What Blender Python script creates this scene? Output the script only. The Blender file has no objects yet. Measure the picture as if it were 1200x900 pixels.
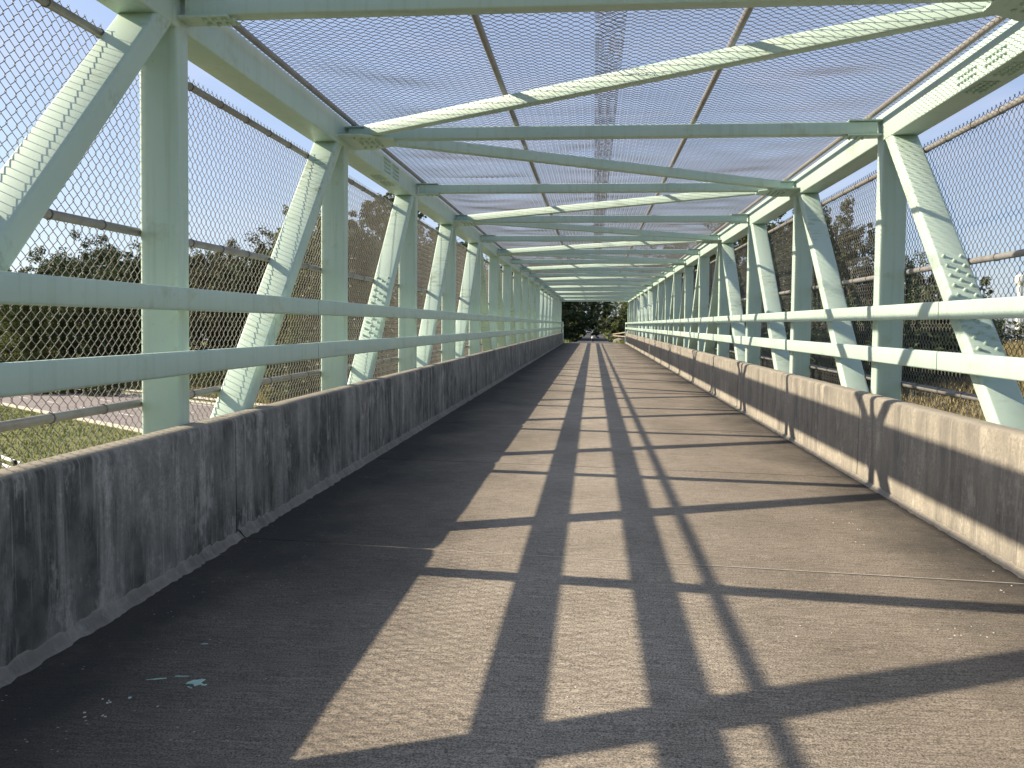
import bpy, math, random
import numpy as np
from mathutils import Matrix, Vector, noise

rnd = random.Random(7)
scene = bpy.context.scene
C = scene.collection

# ------------------------------------------------------------------ camera
CAM_H = 1.22
F_PX = 1000.5                      # focal length for a 1200 px wide picture
YAW, PITCH, ROLL = 0.0938, 0.0431, -0.0113
GRADE = 0.0271                     # the bridge climbs 2.7 %
def cam_axes():
    cy, sy, cp, sp = math.cos(YAW), math.sin(YAW), math.cos(PITCH), math.sin(PITCH)
    fw = Vector((-sy*cp, cy*cp, -sp)); rt = Vector((cy, sy, 0)); up = rt.cross(fw)
    cr, sr = math.cos(ROLL), math.sin(ROLL)
    return fw, cr*rt - sr*up, sr*rt + cr*up
FW, RT, UP = cam_axes()
cd = bpy.data.cameras.new('camera'); cam = bpy.data.objects.new('camera', cd); C.objects.link(cam)
cd.sensor_width = 36; cd.lens = F_PX/1200*36; cd.clip_start = .05; cd.clip_end = 6000
m = Matrix((RT, UP, -FW)).transposed().to_4x4(); m.translation = (0, 0, CAM_H); cam.matrix_world = m
scene.camera = cam
def ray(px, py): return FW + RT*((px-600)/F_PX) + UP*((450-py)/F_PX)
def hit_z(px, py, z):
    d = ray(px, py); t = (z-CAM_H)/d.z; return Vector((0, 0, CAM_H)) + d*t
def at_dist(px, dist):
    d = ray(px, 405); h = Vector((d.x, d.y)); h.normalize(); return h*dist

# ------------------------------------------------------------------ sky, sun, exposure
SUN_VEC = Vector((-1.735, 0.158, 1.0 + .158*GRADE)).normalized()       # towards the sun
EL = math.asin(SUN_VEC.z)
AZ = math.atan2(SUN_VEC.x, SUN_VEC.y)
w = bpy.data.worlds.new('World'); scene.world = w; w.use_nodes = True
nt = w.node_tree; nt.nodes.clear()
out = nt.nodes.new('ShaderNodeOutputWorld'); bg = nt.nodes.new('ShaderNodeBackground')
sky = nt.nodes.new('ShaderNodeTexSky'); sky.sky_type = 'NISHITA'; sky.sun_disc = False
sky.sun_elevation = EL; sky.sun_rotation = AZ
sky.air_density = 1.0; sky.dust_density = 1.2; sky.ozone_density = 1.8
# thin cirrus, a part of the sky
tc = nt.nodes.new('ShaderNodeTexCoord'); mp = nt.nodes.new('ShaderNodeMapping'); mp.inputs['Scale'].default_value = (1.1, 1.1, 4.5)
nz = nt.nodes.new('ShaderNodeTexNoise'); nz.inputs['Scale'].default_value = 2.0; nz.inputs['Detail'].default_value = 7; nz.inputs['Roughness'].default_value = .6
cr_ = nt.nodes.new('ShaderNodeValToRGB'); cr_.color_ramp.elements[0].position = .50; cr_.color_ramp.elements[1].position = .85
cr_.color_ramp.elements[1].color = (.5, .5, .5, 1)
veil = nt.nodes.new('ShaderNodeMixRGB'); veil.inputs[0].default_value = .38; veil.inputs[2].default_value = (3.3, 3.75, 5.3, 1)   # thin high haze
mx = nt.nodes.new('ShaderNodeMixRGB'); mx.inputs[2].default_value = (5.6, 5.3, 6.2, 1)
nt.links.new(tc.outputs['Generated'], mp.inputs['Vector']); nt.links.new(mp.outputs[0], nz.inputs['Vector'])
nt.links.new(nz.outputs['Fac'], cr_.inputs[0]); nt.links.new(cr_.outputs[0], mx.inputs[0]); nt.links.new(sky.outputs[0], veil.inputs[1]); nt.links.new(veil.outputs[0], mx.inputs[1])
nt.links.new(mx.outputs[0], bg.inputs['Color']); bg.inputs['Strength'].default_value = .073
nt.links.new(bg.outputs[0], out.inputs[0])
sd = bpy.data.lights.new('sun', 'SUN'); sd.energy = 4.4; sd.angle = math.radians(.55); sd.color = (1, .86, .64)
sun = bpy.data.objects.new('sun', sd); C.objects.link(sun); sun.location = (-40, 5, 40)
sun.rotation_euler = SUN_VEC.to_track_quat('Z', 'Y').to_euler()
vs = scene.view_settings; vs.view_transform = 'Standard'; vs.look = 'None'; vs.exposure = 1.33; vs.gamma = 1; vs.use_curve_mapping = False
scene.render.engine = 'CYCLES'
scene.cycles.max_bounces = 6; scene.cycles.diffuse_bounces = 4
scene.render.resolution_x = 1024; scene.render.resolution_y = 768

# ------------------------------------------------------------------ helpers
class MB:
    def __init__(s): s.v = []; s.f = []
    def add(s, vs, fs):
        o = len(s.v); s.v += [tuple(q) for q in vs]; s.f += [tuple(i+o for i in f) for f in fs]
    def box(s, x0, x1, y0, y1, z0, z1):
        s.add([(x, y, z) for z in (z0, z1) for y in (y0, y1) for x in (x0, x1)],
              [(0, 2, 3, 1), (4, 5, 7, 6), (0, 1, 5, 4), (2, 6, 7, 3), (0, 4, 6, 2), (1, 3, 7, 5)])
    def sweep(s, prof, a, b, uax, vax, cap=True):
        """prof: closed list of (u,v); extruded from a to b"""
        a, b, u, v = Vector(a), Vector(b), Vector(uax), Vector(vax); n = len(prof)
        vs = [a+u*p[0]+v*p[1] for p in prof]+[b+u*p[0]+v*p[1] for p in prof]
        fs = [(i, (i+1) % n, n+(i+1) % n, n+i) for i in range(n)]
        if cap: fs += [tuple(range(n-1, -1, -1)), tuple(range(n, 2*n))]
        s.add(vs, fs)
    def pipe(s, a, b, r, n=10):
        a, b = Vector(a), Vector(b); d = (b-a).normalized()
        u = d.orthogonal().normalized(); v = d.cross(u)
        s.sweep([(r*math.cos(2*math.pi*i/n), r*math.sin(2*math.pi*i/n)) for i in range(n)], a, b, u, v)
    def cone(s, a, b, r0, r1, n=8):
        a, b = Vector(a), Vector(b); d = (b-a).normalized(); u = d.orthogonal().normalized(); v = d.cross(u)
        A = [a+u*r0*math.cos(2*math.pi*i/n)+v*r0*math.sin(2*math.pi*i/n) for i in range(n)]
        B = [b+u*r1*math.cos(2*math.pi*i/n)+v*r1*math.sin(2*math.pi*i/n) for i in range(n)]
        s.add(A+B, [(i, (i+1) % n, n+(i+1) % n, n+i) for i in range(n)]+[tuple(range(n, 2*n)), tuple(range(n-1, -1, -1))])
    def dome(s, c, nrm, r, h, n=8):
        """bolt: washer + low rounded head"""
        c, d = Vector(c), Vector(nrm).normalized(); u = d.orthogonal().normalized(); v = d.cross(u)
        vs = []
        rings = [(r*1.25, 0), (r*1.25, h*.18), (r, h*.2), (r*.94, h*.75), (r*.6, h)]
        for rr, hh in rings: vs += [c+d*hh+u*rr*math.cos(2*math.pi*i/n)+v*rr*math.sin(2*math.pi*i/n) for i in range(n)]
        fs = []
        for k in range(len(rings)-1): fs += [(k*n+i, k*n+(i+1) % n, (k+1)*n+(i+1) % n, (k+1)*n+i) for i in range(n)]
        fs.append(tuple(range((len(rings)-1)*n, len(rings)*n))); s.add(vs, fs)
    def mesh(s, name, mat, smooth=None, shear=False):
        me = bpy.data.meshes.new(name)
        vs = [(x, y, z+GRADE*y) for x, y, z in s.v] if shear else s.v
        me.from_pydata(vs, [], s.f); me.materials.append(mat)
        if smooth:
            me.polygons.foreach_set('use_smooth', [True]*len(me.polygons)); me.set_sharp_from_angle(angle=math.radians(smooth))
        me.update(); return me

def rrect(w, h, r, seg=3):
    p = []
    for cx, cy, a0 in ((w/2-r, h/2-r, 0), (-w/2+r, h/2-r, 90), (-w/2+r, -h/2+r, 180), (w/2-r, -h/2+r, 270)):
        for i in range(seg+1):
            a = math.radians(a0+90*i/seg); p.append((cx+r*math.cos(a), cy+r*math.sin(a)))
    return p

def link(name, me, parent=None, loc=(0, 0, 0), rotz=0, scale=None):
    o = bpy.data.objects.new(name, me); C.objects.link(o); o.location = loc; o.rotation_euler = (0, 0, rotz)
    if scale: o.scale = scale
    if parent: o.parent = parent
    return o
def thing(name, label, cat, group=None, loc=(0, 0, 0), rotz=0):
    o = link(name, None, None, loc, rotz); return tag(o, label, cat, group)
def tag(o, label, cat, group=None):
    o['label'] = label; o['category'] = cat
    if group: o['group'] = group
    return o
def structure(o, label=None):
    o['kind'] = 'structure'
    if label: o['label'] = label
    return o
def stuff(o):
    o['kind'] = 'stuff'; return o

# ------------------------------------------------------------------ materials
class Mat:
    def __init__(s, name, rough=.6, metal=0, spec=.5):
        s.m = bpy.data.materials.new(name); s.m.use_nodes = True; s.t = s.m.node_tree
        s.b = s.t.nodes['Principled BSDF']; s.b.inputs['Roughness'].default_value = rough
        s.b.inputs['Metallic'].default_value = metal; s.b.inputs['Specular IOR Level'].default_value = spec
        s.pos = s.n('ShaderNodeNewGeometry').outputs['Position']
    def n(s, kind, **kw):
        q = s.t.nodes.new(kind)
        for k, v in kw.items(): setattr(q, k, v)
        return q
    def mapped(s, scale, src=None, loc=(0, 0, 0)):
        q = s.n('ShaderNodeMapping'); q.inputs['Scale'].default_value = scale; q.inputs['Location'].default_value = loc
        s.t.links.new(src or s.pos, q.inputs['Vector']); return q.outputs[0]
    def noise(s, scale, detail=4, rough=.55, vec=None, dist=0):
        q = s.n('ShaderNodeTexNoise'); q.inputs['Scale'].default_value = scale; q.inputs['Detail'].default_value = detail
        q.inputs['Roughness'].default_value = rough; q.inputs['Distortion'].default_value = dist
        s.t.links.new(vec or s.pos, q.inputs['Vector']); return q.outputs['Fac']
    def ramp(s, fac, p0, p1, c0=(0, 0, 0), c1=(1, 1, 1)):
        q = s.n('ShaderNodeValToRGB'); e = q.color_ramp.elements
        e[0].position = p0; e[1].position = p1; e[0].color = (*c0, 1); e[1].color = (*c1, 1)
        s.t.links.new(fac, q.inputs[0]); return q.outputs[0]
    def mix(s, fac, a, b, mode='MIX'):
        q = s.n('ShaderNodeMixRGB'); q.blend_type = mode
        for i, x in ((0, fac), (1, a), (2, b)):
            if isinstance(x, (int, float)): q.inputs[i].default_value = x
            elif isinstance(x, tuple): q.inputs[i].default_value = (*x, 1)
            else: s.t.links.new(x, q.inputs[i])
        return q.outputs[0]
    def math(s, op, a, b=0.0):
        q = s.n('ShaderNodeMath'); q.operation = op
        for i, x in ((0, a), (1, b)):
            if isinstance(x, (int, float)): q.inputs[i].default_value = x
            else: s.t.links.new(x, q.inputs[i])
        return q.outputs[0]
    def axis(s, k):
        q = s.n('ShaderNodeSeparateXYZ'); s.t.links.new(s.pos, q.inputs[0]); return q.outputs[k]
    def mrange(s, v, a, b, c=0.0, d=1.0):
        q = s.n('ShaderNodeMapRange'); q.inputs[1].default_value = a; q.inputs[2].default_value = b
        q.inputs[3].default_value = c; q.inputs[4].default_value = d; s.t.links.new(v, q.inputs[0]); return q.outputs[0]
    def color(s, c):
        if isinstance(c, tuple): s.b.inputs['Base Color'].default_value = (*c, 1)
        else: s.t.links.new(c, s.b.inputs['Base Color'])
        return s
    def rough(s, v): s.t.links.new(v, s.b.inputs['Roughness']); return s
    def bump(s, h, strength=.3, dist=.01):
        q = s.n('ShaderNodeBump'); q.inputs['Strength'].default_value = strength; q.inputs['Distance'].default_value = dist
        s.t.links.new(h, q.inputs['Height']); s.t.links.new(q.outputs[0], s.b.inputs['Normal']); return s

# faded mint paint on steel: chalky blotches, runs, mildew
P_ = Mat('mint_paint', .42, 0, .5)
a = P_.mix(P_.ramp(P_.noise(1.6, 5), .35, .7), (.415, .545, .495), (.47, .595, .53))
runs = P_.ramp(P_.noise(1, 5, .6, P_.mapped((26, 26, 1.1))), .52, .74)
a = P_.mix(P_.math('MULTIPLY', runs, .38), a, (.29, .36, .28))
mild = P_.ramp(P_.noise(3.2, 8, .7), .58, .70)
a = P_.mix(P_.math('MULTIPLY', mild, .5), a, (.27, .32, .20))
spk = P_.ramp(P_.noise(55, 3, .6), .70, .76)
a = P_.mix(P_.math('MULTIPLY', spk, .55), a, (.15, .16, .13))
P_.color(a).rough(P_.ramp(P_.noise(4, 4), .3, .7, (.34,)*3, (.55,)*3)).bump(P_.noise(60, 3), .06, .004)
PAINT = P_.m
# chalked diagonal paint with mildew streaks
Q_ = Mat('mildewed_mint_paint', .5, 0, .4)
a = Q_.mix(Q_.ramp(Q_.noise(1.6, 5), .35, .7), (.42, .545, .495), (.47, .59, .525))
st = Q_.ramp(Q_.noise(1, 8, .72, Q_.mapped((6, 26, 20))), .50, .66)
blot = Q_.ramp(Q_.noise(1.3, 4), .44, .60)
a = Q_.mix(Q_.math('MULTIPLY', Q_.math('MULTIPLY', st, blot), .8), a, (.20, .22, .13))
Q_.color(a).bump(Q_.noise(60, 3), .06, .004)
DIAG_PAINT = Q_.m

G_ = Mat('galvanised_pipe', .5, .25, .5)
G_.color(G_.mix(G_.ramp(G_.noise(9, 6, .65), .42, .66), (.27, .263, .262), (.21, .19, .182)))
GALV = G_.m
W_ = Mat('wire', .6, 0, .3)
W_.color(W_.mix(W_.ramp(W_.noise(1.4, 5), .4, .65), (.150, .147, .145), (.118, .110, .105)))
WIRE = W_.m
B_ = Mat('bolt_paint', .45); B_.color((.42, .55, .49)); BOLT = B_.m

def concrete_wall(name, dark_amt, base, streak, dark):
    k = Mat(name, .9, 0, .2)
    fine = k.noise(48, 5, .8)
    c = k.mix(k.ramp(fine, .38, .62), tuple(q*.62 for q in base), tuple(q*1.12 for q in base))
    c = k.mix(k.ramp(k.noise(2.4, 6, .65), .40, .68), c, tuple(q*.70 for q in base))
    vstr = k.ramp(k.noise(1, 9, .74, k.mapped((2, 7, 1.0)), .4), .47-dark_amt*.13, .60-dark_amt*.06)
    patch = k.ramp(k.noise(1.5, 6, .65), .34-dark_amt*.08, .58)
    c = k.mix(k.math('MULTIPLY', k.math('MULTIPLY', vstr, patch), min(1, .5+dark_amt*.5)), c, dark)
    bl = k.ramp(k.noise(11, 6, .75, k.mapped((1, 1, .55))), .50, .62)
    c = k.mix(k.math('MULTIPLY', bl, .45), c, tuple(.6*a_+.4*b_ for a_, b_ in zip(dark, base)))
    bl2 = k.ramp(k.noise(4.3, 6, .72, k.mapped((1, 1, .6), None, (0, 7, 2))), .57, .66)
    c = k.mix(k.math('MULTIPLY', bl2, .5), c, tuple(q*1.25 for q in base))
    run = k.ramp(k.noise(1, 6, .7, k.mapped((2, 20, .6), None, (3, 0, 0))), .58, .66)
    c = k.mix(k.math('MULTIPLY', run, .35), c, streak)
    pit = k.n('ShaderNodeTexVoronoi'); pit.inputs['Scale'].default_value = 38
    k.t.links.new(k.pos, pit.inputs['Vector'])
    pm = k.ramp(pit.outputs['Distance'], .05, .16, (1, 1, 1), (0, 0, 0))
    pm = k.math('MULTIPLY', pm, k.ramp(k.noise(5, 3), .55, .62))
    c = k.mix(k.math('MULTIPLY', pm, .7), c, tuple(q*.35 for q in base))
    h = k.math('SUBTRACT', k.math('ADD', k.noise(9, 5), k.math('MULTIPLY', fine, .5)), k.math('MULTIPLY', pm, .8))
    nz_ = k.n('ShaderNodeSeparateXYZ'); k.t.links.new(k.n('ShaderNodeNewGeometry').outputs['Normal'], nz_.inputs[0])
    cap = k.math('MULTIPLY', k.ramp(nz_.outputs[2], .55, .9), k.ramp(k.noise(6, 5, .7), .30, .55, (.45,)*3, (.95,)*3))
    c = k.mix(cap, c, (.30, .275, .235))
    k.color(c).bump(h, .6, .010); return k.m
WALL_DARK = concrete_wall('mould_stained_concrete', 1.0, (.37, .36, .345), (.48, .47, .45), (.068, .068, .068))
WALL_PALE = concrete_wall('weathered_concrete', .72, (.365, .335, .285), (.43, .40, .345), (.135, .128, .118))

def deck_mat():
    k = Mat('broomed_concrete', .88, 0, .25)
    big = k.noise(.9, 6, .62)
    c = k.mix(k.ramp(big, .34, .66), (.300, .264, .225), (.41, .364, .314))
    broom = k.noise(1, 4, .7, k.mapped((7, 75, 1)))
    pas = k.math('MULTIPLY', k.math('SUBTRACT', k.noise(.55, 4, .6, None, .6), .5), 1.3)
    lane = k.ramp(k.math('ABSOLUTE', k.math('ADD', k.axis(0), pas)), .25, 1.1)
    c = k.mix(lane, k.mix(1.0, c, (1.12, 1.12, 1.11), 'MULTIPLY'), k.mix(1.0, c, (.84, .82, .80), 'MULTIPLY'))
    c = k.mix(k.ramp(broom, .42, .66), c, k.mix(1.0, c, (.62, .61, .60), 'MULTIPLY'))
    grain = k.noise(150, 5, .82)
    c = k.mix(k.ramp(grain, .40, .58), k.mix(1.0, c, (.28, .27, .265), 'MULTIPLY'), k.mix(1.0, c, (1.25, 1.25, 1.25), 'MULTIPLY'))
    # dirt along both gutters; left one widened and darkened to paint in parapet shade
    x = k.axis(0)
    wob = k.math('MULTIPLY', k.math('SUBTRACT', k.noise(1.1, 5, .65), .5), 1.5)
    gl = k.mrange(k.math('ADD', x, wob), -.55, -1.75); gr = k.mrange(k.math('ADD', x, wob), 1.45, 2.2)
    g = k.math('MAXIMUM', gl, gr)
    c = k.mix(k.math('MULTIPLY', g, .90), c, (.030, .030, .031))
    bl = k.ramp(k.noise(3.3, 6, .7), .56, .72)
    c = k.mix(k.math('MULTIPLY', bl, .4), c, (.13, .115, .10))
    vo = k.n('ShaderNodeTexVoronoi'); vo.inputs['Scale'].default_value = 30; vo.inputs['Randomness'].default_value = 1
    k.t.links.new(k.mapped((1, 1.5, 1)), vo.inputs['Vector'])
    fl = k.ramp(vo.outputs['Distance'], .09, .15, (1, 1, 1), (0, 0, 0))
    fl = k.math('MULTIPLY', fl, k.ramp(k.noise(6, 5, .8), .52, .60))
    c = k.mix(k.math('MULTIPLY', fl, .8), c, (.50, .48, .44))
    k.color(c).bump(k.math('ADD', k.math('MULTIPLY', broom, .6), grain), .45, .006)
    return k.m
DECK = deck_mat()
def plain(name, c1, c2, scale, rough=.9, bump=.3, bd=.02, spec=.2):
    k = Mat(name, rough, 0, spec); n1 = k.noise(scale, 6, .65)
    k.color(k.mix(k.ramp(n1, .35, .65), c1, c2)).bump(k.noise(scale*8, 4), bump, bd); return k.m
SEAL = plain('joint_sealant', (.36, .325, .28), (.44, .40, .345), 12)
SPLASH = plain('mint_splash', (.36, .55, .50), (.45, .62, .56), 30)
CHIP = plain('white_chip', (.60, .57, .52), (.72, .70, .66), 30)
ASPH = plain('asphalt', (.19, .168, .168), (.24, .215, .213), .6, .9, .3, .03)
ASPH2 = plain('path_asphalt', (.07, .07, .075), (.10, .10, .105), .8, .9, .3, .03)
KERB = plain('kerb_concrete', (.44, .41, .36), (.56, .53, .47), 2)
LINE = plain('road_paint', (.66, .65, .62), (.76, .75, .72), 3)
SOIL = plain('grass_ground', (.105, .125, .036), (.16, .165, .058), .35, .95, .6, .08)
DRY = plain('dry_grass', (.20, .165, .075), (.29, .245, .125), 1.2, .9, .2)
GREEN = plain('green_grass', (.15, .185, .045), (.235, .255, .075), .8, .8, .2)
BARK = plain('bark', (.075, .058, .042), (.12, .095, .07), 3, .95, .6)
WHITE = plain('white_paint', (.72, .72, .70), (.80, .80, .78), 4, .5, .05)
DARKCAR = plain('dark_car_paint', (.018, .019, .022), (.022, .023, .027), 2, .25, 0, .01, .6)
RUBBER = plain('rubber', (.02, .02, .02), (.028, .028, .028), 8)
CHROME = plain('wheel_metal', (.35, .35, .36), (.42, .42, .43), 8, .35)
GLASS = plain('car_glass', (.02, .025, .03), (.03, .035, .04), 2, .08, 0, .01, .8)
LAMP = plain('lamp_lens', (.55, .55, .52), (.6, .6, .58), 4, .2)
RED = plain('red_lens', (.3, .02, .02), (.35, .03, .03), 4, .2)
WOOD = plain('weathered_wood', (.20, .175, .14), (.27, .24, .20), 3)
ROCK = plain('pale_rubble', (.16, .15, .13), (.25, .235, .205), 2)

def leaf_mat(name, dark, light):
    k = Mat(name, .55, 0, .35)
    oi = k.n('ShaderNodeObjectInfo')
    n1 = k.noise(.55, 5, .7); n2 = k.noise(5, 3, .7)
    c = k.mix(k.ramp(n1, .32, .68), dark, light)
    c = k.mix(k.ramp(n2, .4, .7), c, tuple(q*1.35 for q in light))
    c = k.mix(k.math('MULTIPLY', oi.outputs['Random'], .25), c, (light[0]*1.1, light[1]*1.0, light[2]*.9))
    k.color(c)
    tr = k.n('ShaderNodeBsdfTranslucent'); ms = k.n('ShaderNodeMixShader'); ms.inputs[0].default_value = .25
    k.t.links.new(c, tr.inputs[0]); k.t.links.new(k.b.outputs[0], ms.inputs[1]); k.t.links.new(tr.outputs[0], ms.inputs[2])
    k.t.links.new(ms.outputs[0], k.t.nodes['Material Output'].inputs[0]); return k.m
LEAF = [leaf_mat('oak_leaves', (.020, .034, .014), (.050, .075, .026)),
        leaf_mat('bright_leaves', (.055, .080, .020), (.125, .150, .042)),
        leaf_mat('olive_leaves', (.038, .048, .020), (.085, .092, .038))]

# ------------------------------------------------------------------ terrain and road
Z0 = -4.5
def sm(a, b, x):
    t = min(1, max(0, (x-a)/(b-a))); return t*t*(3-2*t)
def path_z(Y): return GRADE*min(Y, 130) - .03
def terrain(X, Y):
    s = .638*X + .77*Y
    z = Z0 - .06 + 4.0*sm(41, 60, s) + 2.6*sm(60, 120, s) + 1.5*sm(120, 300, s)
    z += (.35*noise.noise((X*.06, Y*.06, 0)) + .12*noise.noise((X*.3, Y*.3, 3)))*sm(39.5, 48, s)
    z += .12*noise.noise((X*.13, Y*.13, 5))*sm(20.5, 14, s)
    if Y > 44:                                         # embankment that carries the path
        e = path_z(Y) - .10 - max(0, abs(X)-2.4)*.30 - max(0, 57.2-Y)*1.1
        if abs(X) < 2.4 and Y > 57: e = min(e, path_z(Y)-.06)
        if Y > 57 and abs(X) < 2.4: z = min(max(z, e), path_z(Y)-.06)
        else:
            z = max(z, e)
            if Y > 57: z = min(z, path_z(Y) - .06 + max(0, abs(X)-2.4)*.30)
    return z
xs = sorted(set([-900, -600, -450, -350, -280, -230, -190]+list(range(-160, 161, 4))+[190, 230, 280, 350, 450, 600, 900]+[-3, -1, 1, 3, -2.4, 2.4]))
ys = sorted(set([-300, -200, -120, -80]+list(range(-60, 181, 4))+[200, 230, 270, 320, 400, 500, 650, 900, 1500]+[54.5, 57, 57.3, 59]))
vs_ = [(x, y, terrain(x, y)) for y in ys for x in xs]; nx = len(xs)
fs_ = [(j*nx+i, j*nx+i+1, (j+1)*nx+i+1, (j+1)*nx+i) for j in range(len(ys)-1) for i in range(nx-1)]
tm = MB(); tm.add(vs_, fs_)
structure(link('ground', tm.mesh('ground', SOIL, 60)), 'grassy ground with road verges and a rising bank')
U = Vector((-.77, .638, 0)).normalized(); N = Vector((.638, .77, 0)).normalized()
def along(t, s, z): q = U*t + N*s; return (q.x, q.y, z)
def strip(mb, t0, t1, s0, s1, z, step=8):
    n = max(1, int((t1-t0)/step))
    for i in range(n):
        A = t0+(t1-t0)*i/n; B = t0+(t1-t0)*(i+1)/n
        mb.add([along(A, s0, z), along(B, s0, z), along(B, s1, z), along(A, s1, z)], [(0, 3, 2, 1)])
rd = MB(); strip(rd, -160, 420, 22.2, 36.9, Z0+.004)
road = structure(link('road', rd.mesh('road', ASPH)), 'grey asphalt road running diagonally under the bridge')
mk = MB(); strip(mk, -160, 420, 35.7, 35.85, Z0+.008)
ln = link('edge_line', mk.mesh('edge_line', LINE), road)
dm = MB(); dm.box(-1.5, 1.5, -.075, .075, 0, .003); dme = dm.mesh('lane_dash', LINE)
rz = math.atan2(U.y, U.x)
for k in range(24):
    for s in (26.3, 31.2): link('lane_dash', dme, road, along(-20+k*9, s, Z0+.006), rz)
for nm, s0, s1 in (('kerb', 21.9, 22.2), ('kerb', 36.9, 37.2)):
    kb = MB()
    for i in range(40):
        A, B = -140+i*12, -140+i*12+11.98
        kb.add([along(A, s0, Z0-.1), along(B, s0, Z0-.1), along(B, s1, Z0-.1), along(A, s1, Z0-.1),
                along(A, s0, Z0+.13), along(B, s0, Z0+.13), along(B, s1, Z0+.13), along(A, s1, Z0+.13)],
               [(0, 3, 2, 1), (4, 5, 6, 7), (0, 1, 5, 4), (2, 3, 7, 6), (1, 2, 6, 5), (0, 4, 7, 3)])
    structure(link(nm, kb.mesh(nm, KERB)))
sw = MB(); strip(sw, -40, 300, 39.2, 40.8, Z0+.05)
structure(link('pavement', sw.mesh('pavement', KERB)), 'pale concrete pavement beyond the road')

# path past the far end of the bridge
pm = MB()
for i in range(30):
    A, B = 57.35+i*5, 57.35+(i+1)*5
    wA, wB = (1.9 if i == 0 else 1.15), 1.15
    pm.add([(-wA, A, path_z(A)+.012), (wA, A, path_z(A)+.012), (wB, B, path_z(B)+.012), (-wB, B, path_z(B)+.012)], [(0, 1, 2, 3)])
structure(link('path', pm.mesh('path', ASPH2)), 'dark path leading on between the trees')

# ------------------------------------------------------------------ bridge dimensions
XL, XR, HW = -1.98, 2.138, .688
TL, TR, TW, TD = -2.10, 2.2574, .203, .128
Y1, P = 4.1717, 2.901
ZCB, ZCT, CW = 2.693, 2.916, .211
ZS0, ZS1 = 2.752, 2.852
RUN = .916
GAP = .36
K0, KM, KE = -2, 10, 18
def YK(k, span): return Y1 + k*P + (GAP if span else 0)
def sh(y): return GRADE*y
def face(side): return TL if side < 0 else TR
def S(side, d): return face(side) + side*d          # d metres outwards from the truss inner face

# shared meshes
mb = MB(); mb.sweep(rrect(TW, TD, .016), (0, TD/2, -.44), (0, TD/2, ZCB+.01), (1, 0, 0), (0, 1, 0)); POST = mb.mesh('post', PAINT, 35)
def diag_mesh(name, sgn):
    """top end at joint (y=0 side), runs down towards -y (sgn=-1) or +y (sgn=+1); origin at the joint's post near face"""
    b = MB(); c0 = -.014 if sgn < 0 else TD+.014
    top = Vector((0, c0+sgn*RUN*(2.8-2.752), 2.752)); bot = Vector((0, c0+sgn*RUN*(2.8+.33), -.33))
    d = (bot-top).normalized(); v = d.cross(Vector((1, 0, 0))).normalized()
    b.sweep(rrect(TW-.006, .118, .016), top, bot, (1, 0, 0), v); return b.mesh(name, DIAG_PAINT, 35)
DIAG = {-1: diag_mesh('diagonal', -1), 1: diag_mesh('diagonal_far', 1)}
bm_ = MB(); bm_.dome((0, 0, 0), (0, 0, 1), .0125, .020, 8); BOLTM = bm_.mesh('bolt', BOLT, 50)

def bolt_grid(name, pts, nrm, parent, r=.012, h=.012, loc=(0, 0, 0)):
    b = MB()
    for q in pts: b.dome(q, nrm, r, h, 6)
    return stuff(link(name, b.mesh(name, BOLT, 50), parent, loc))

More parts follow.
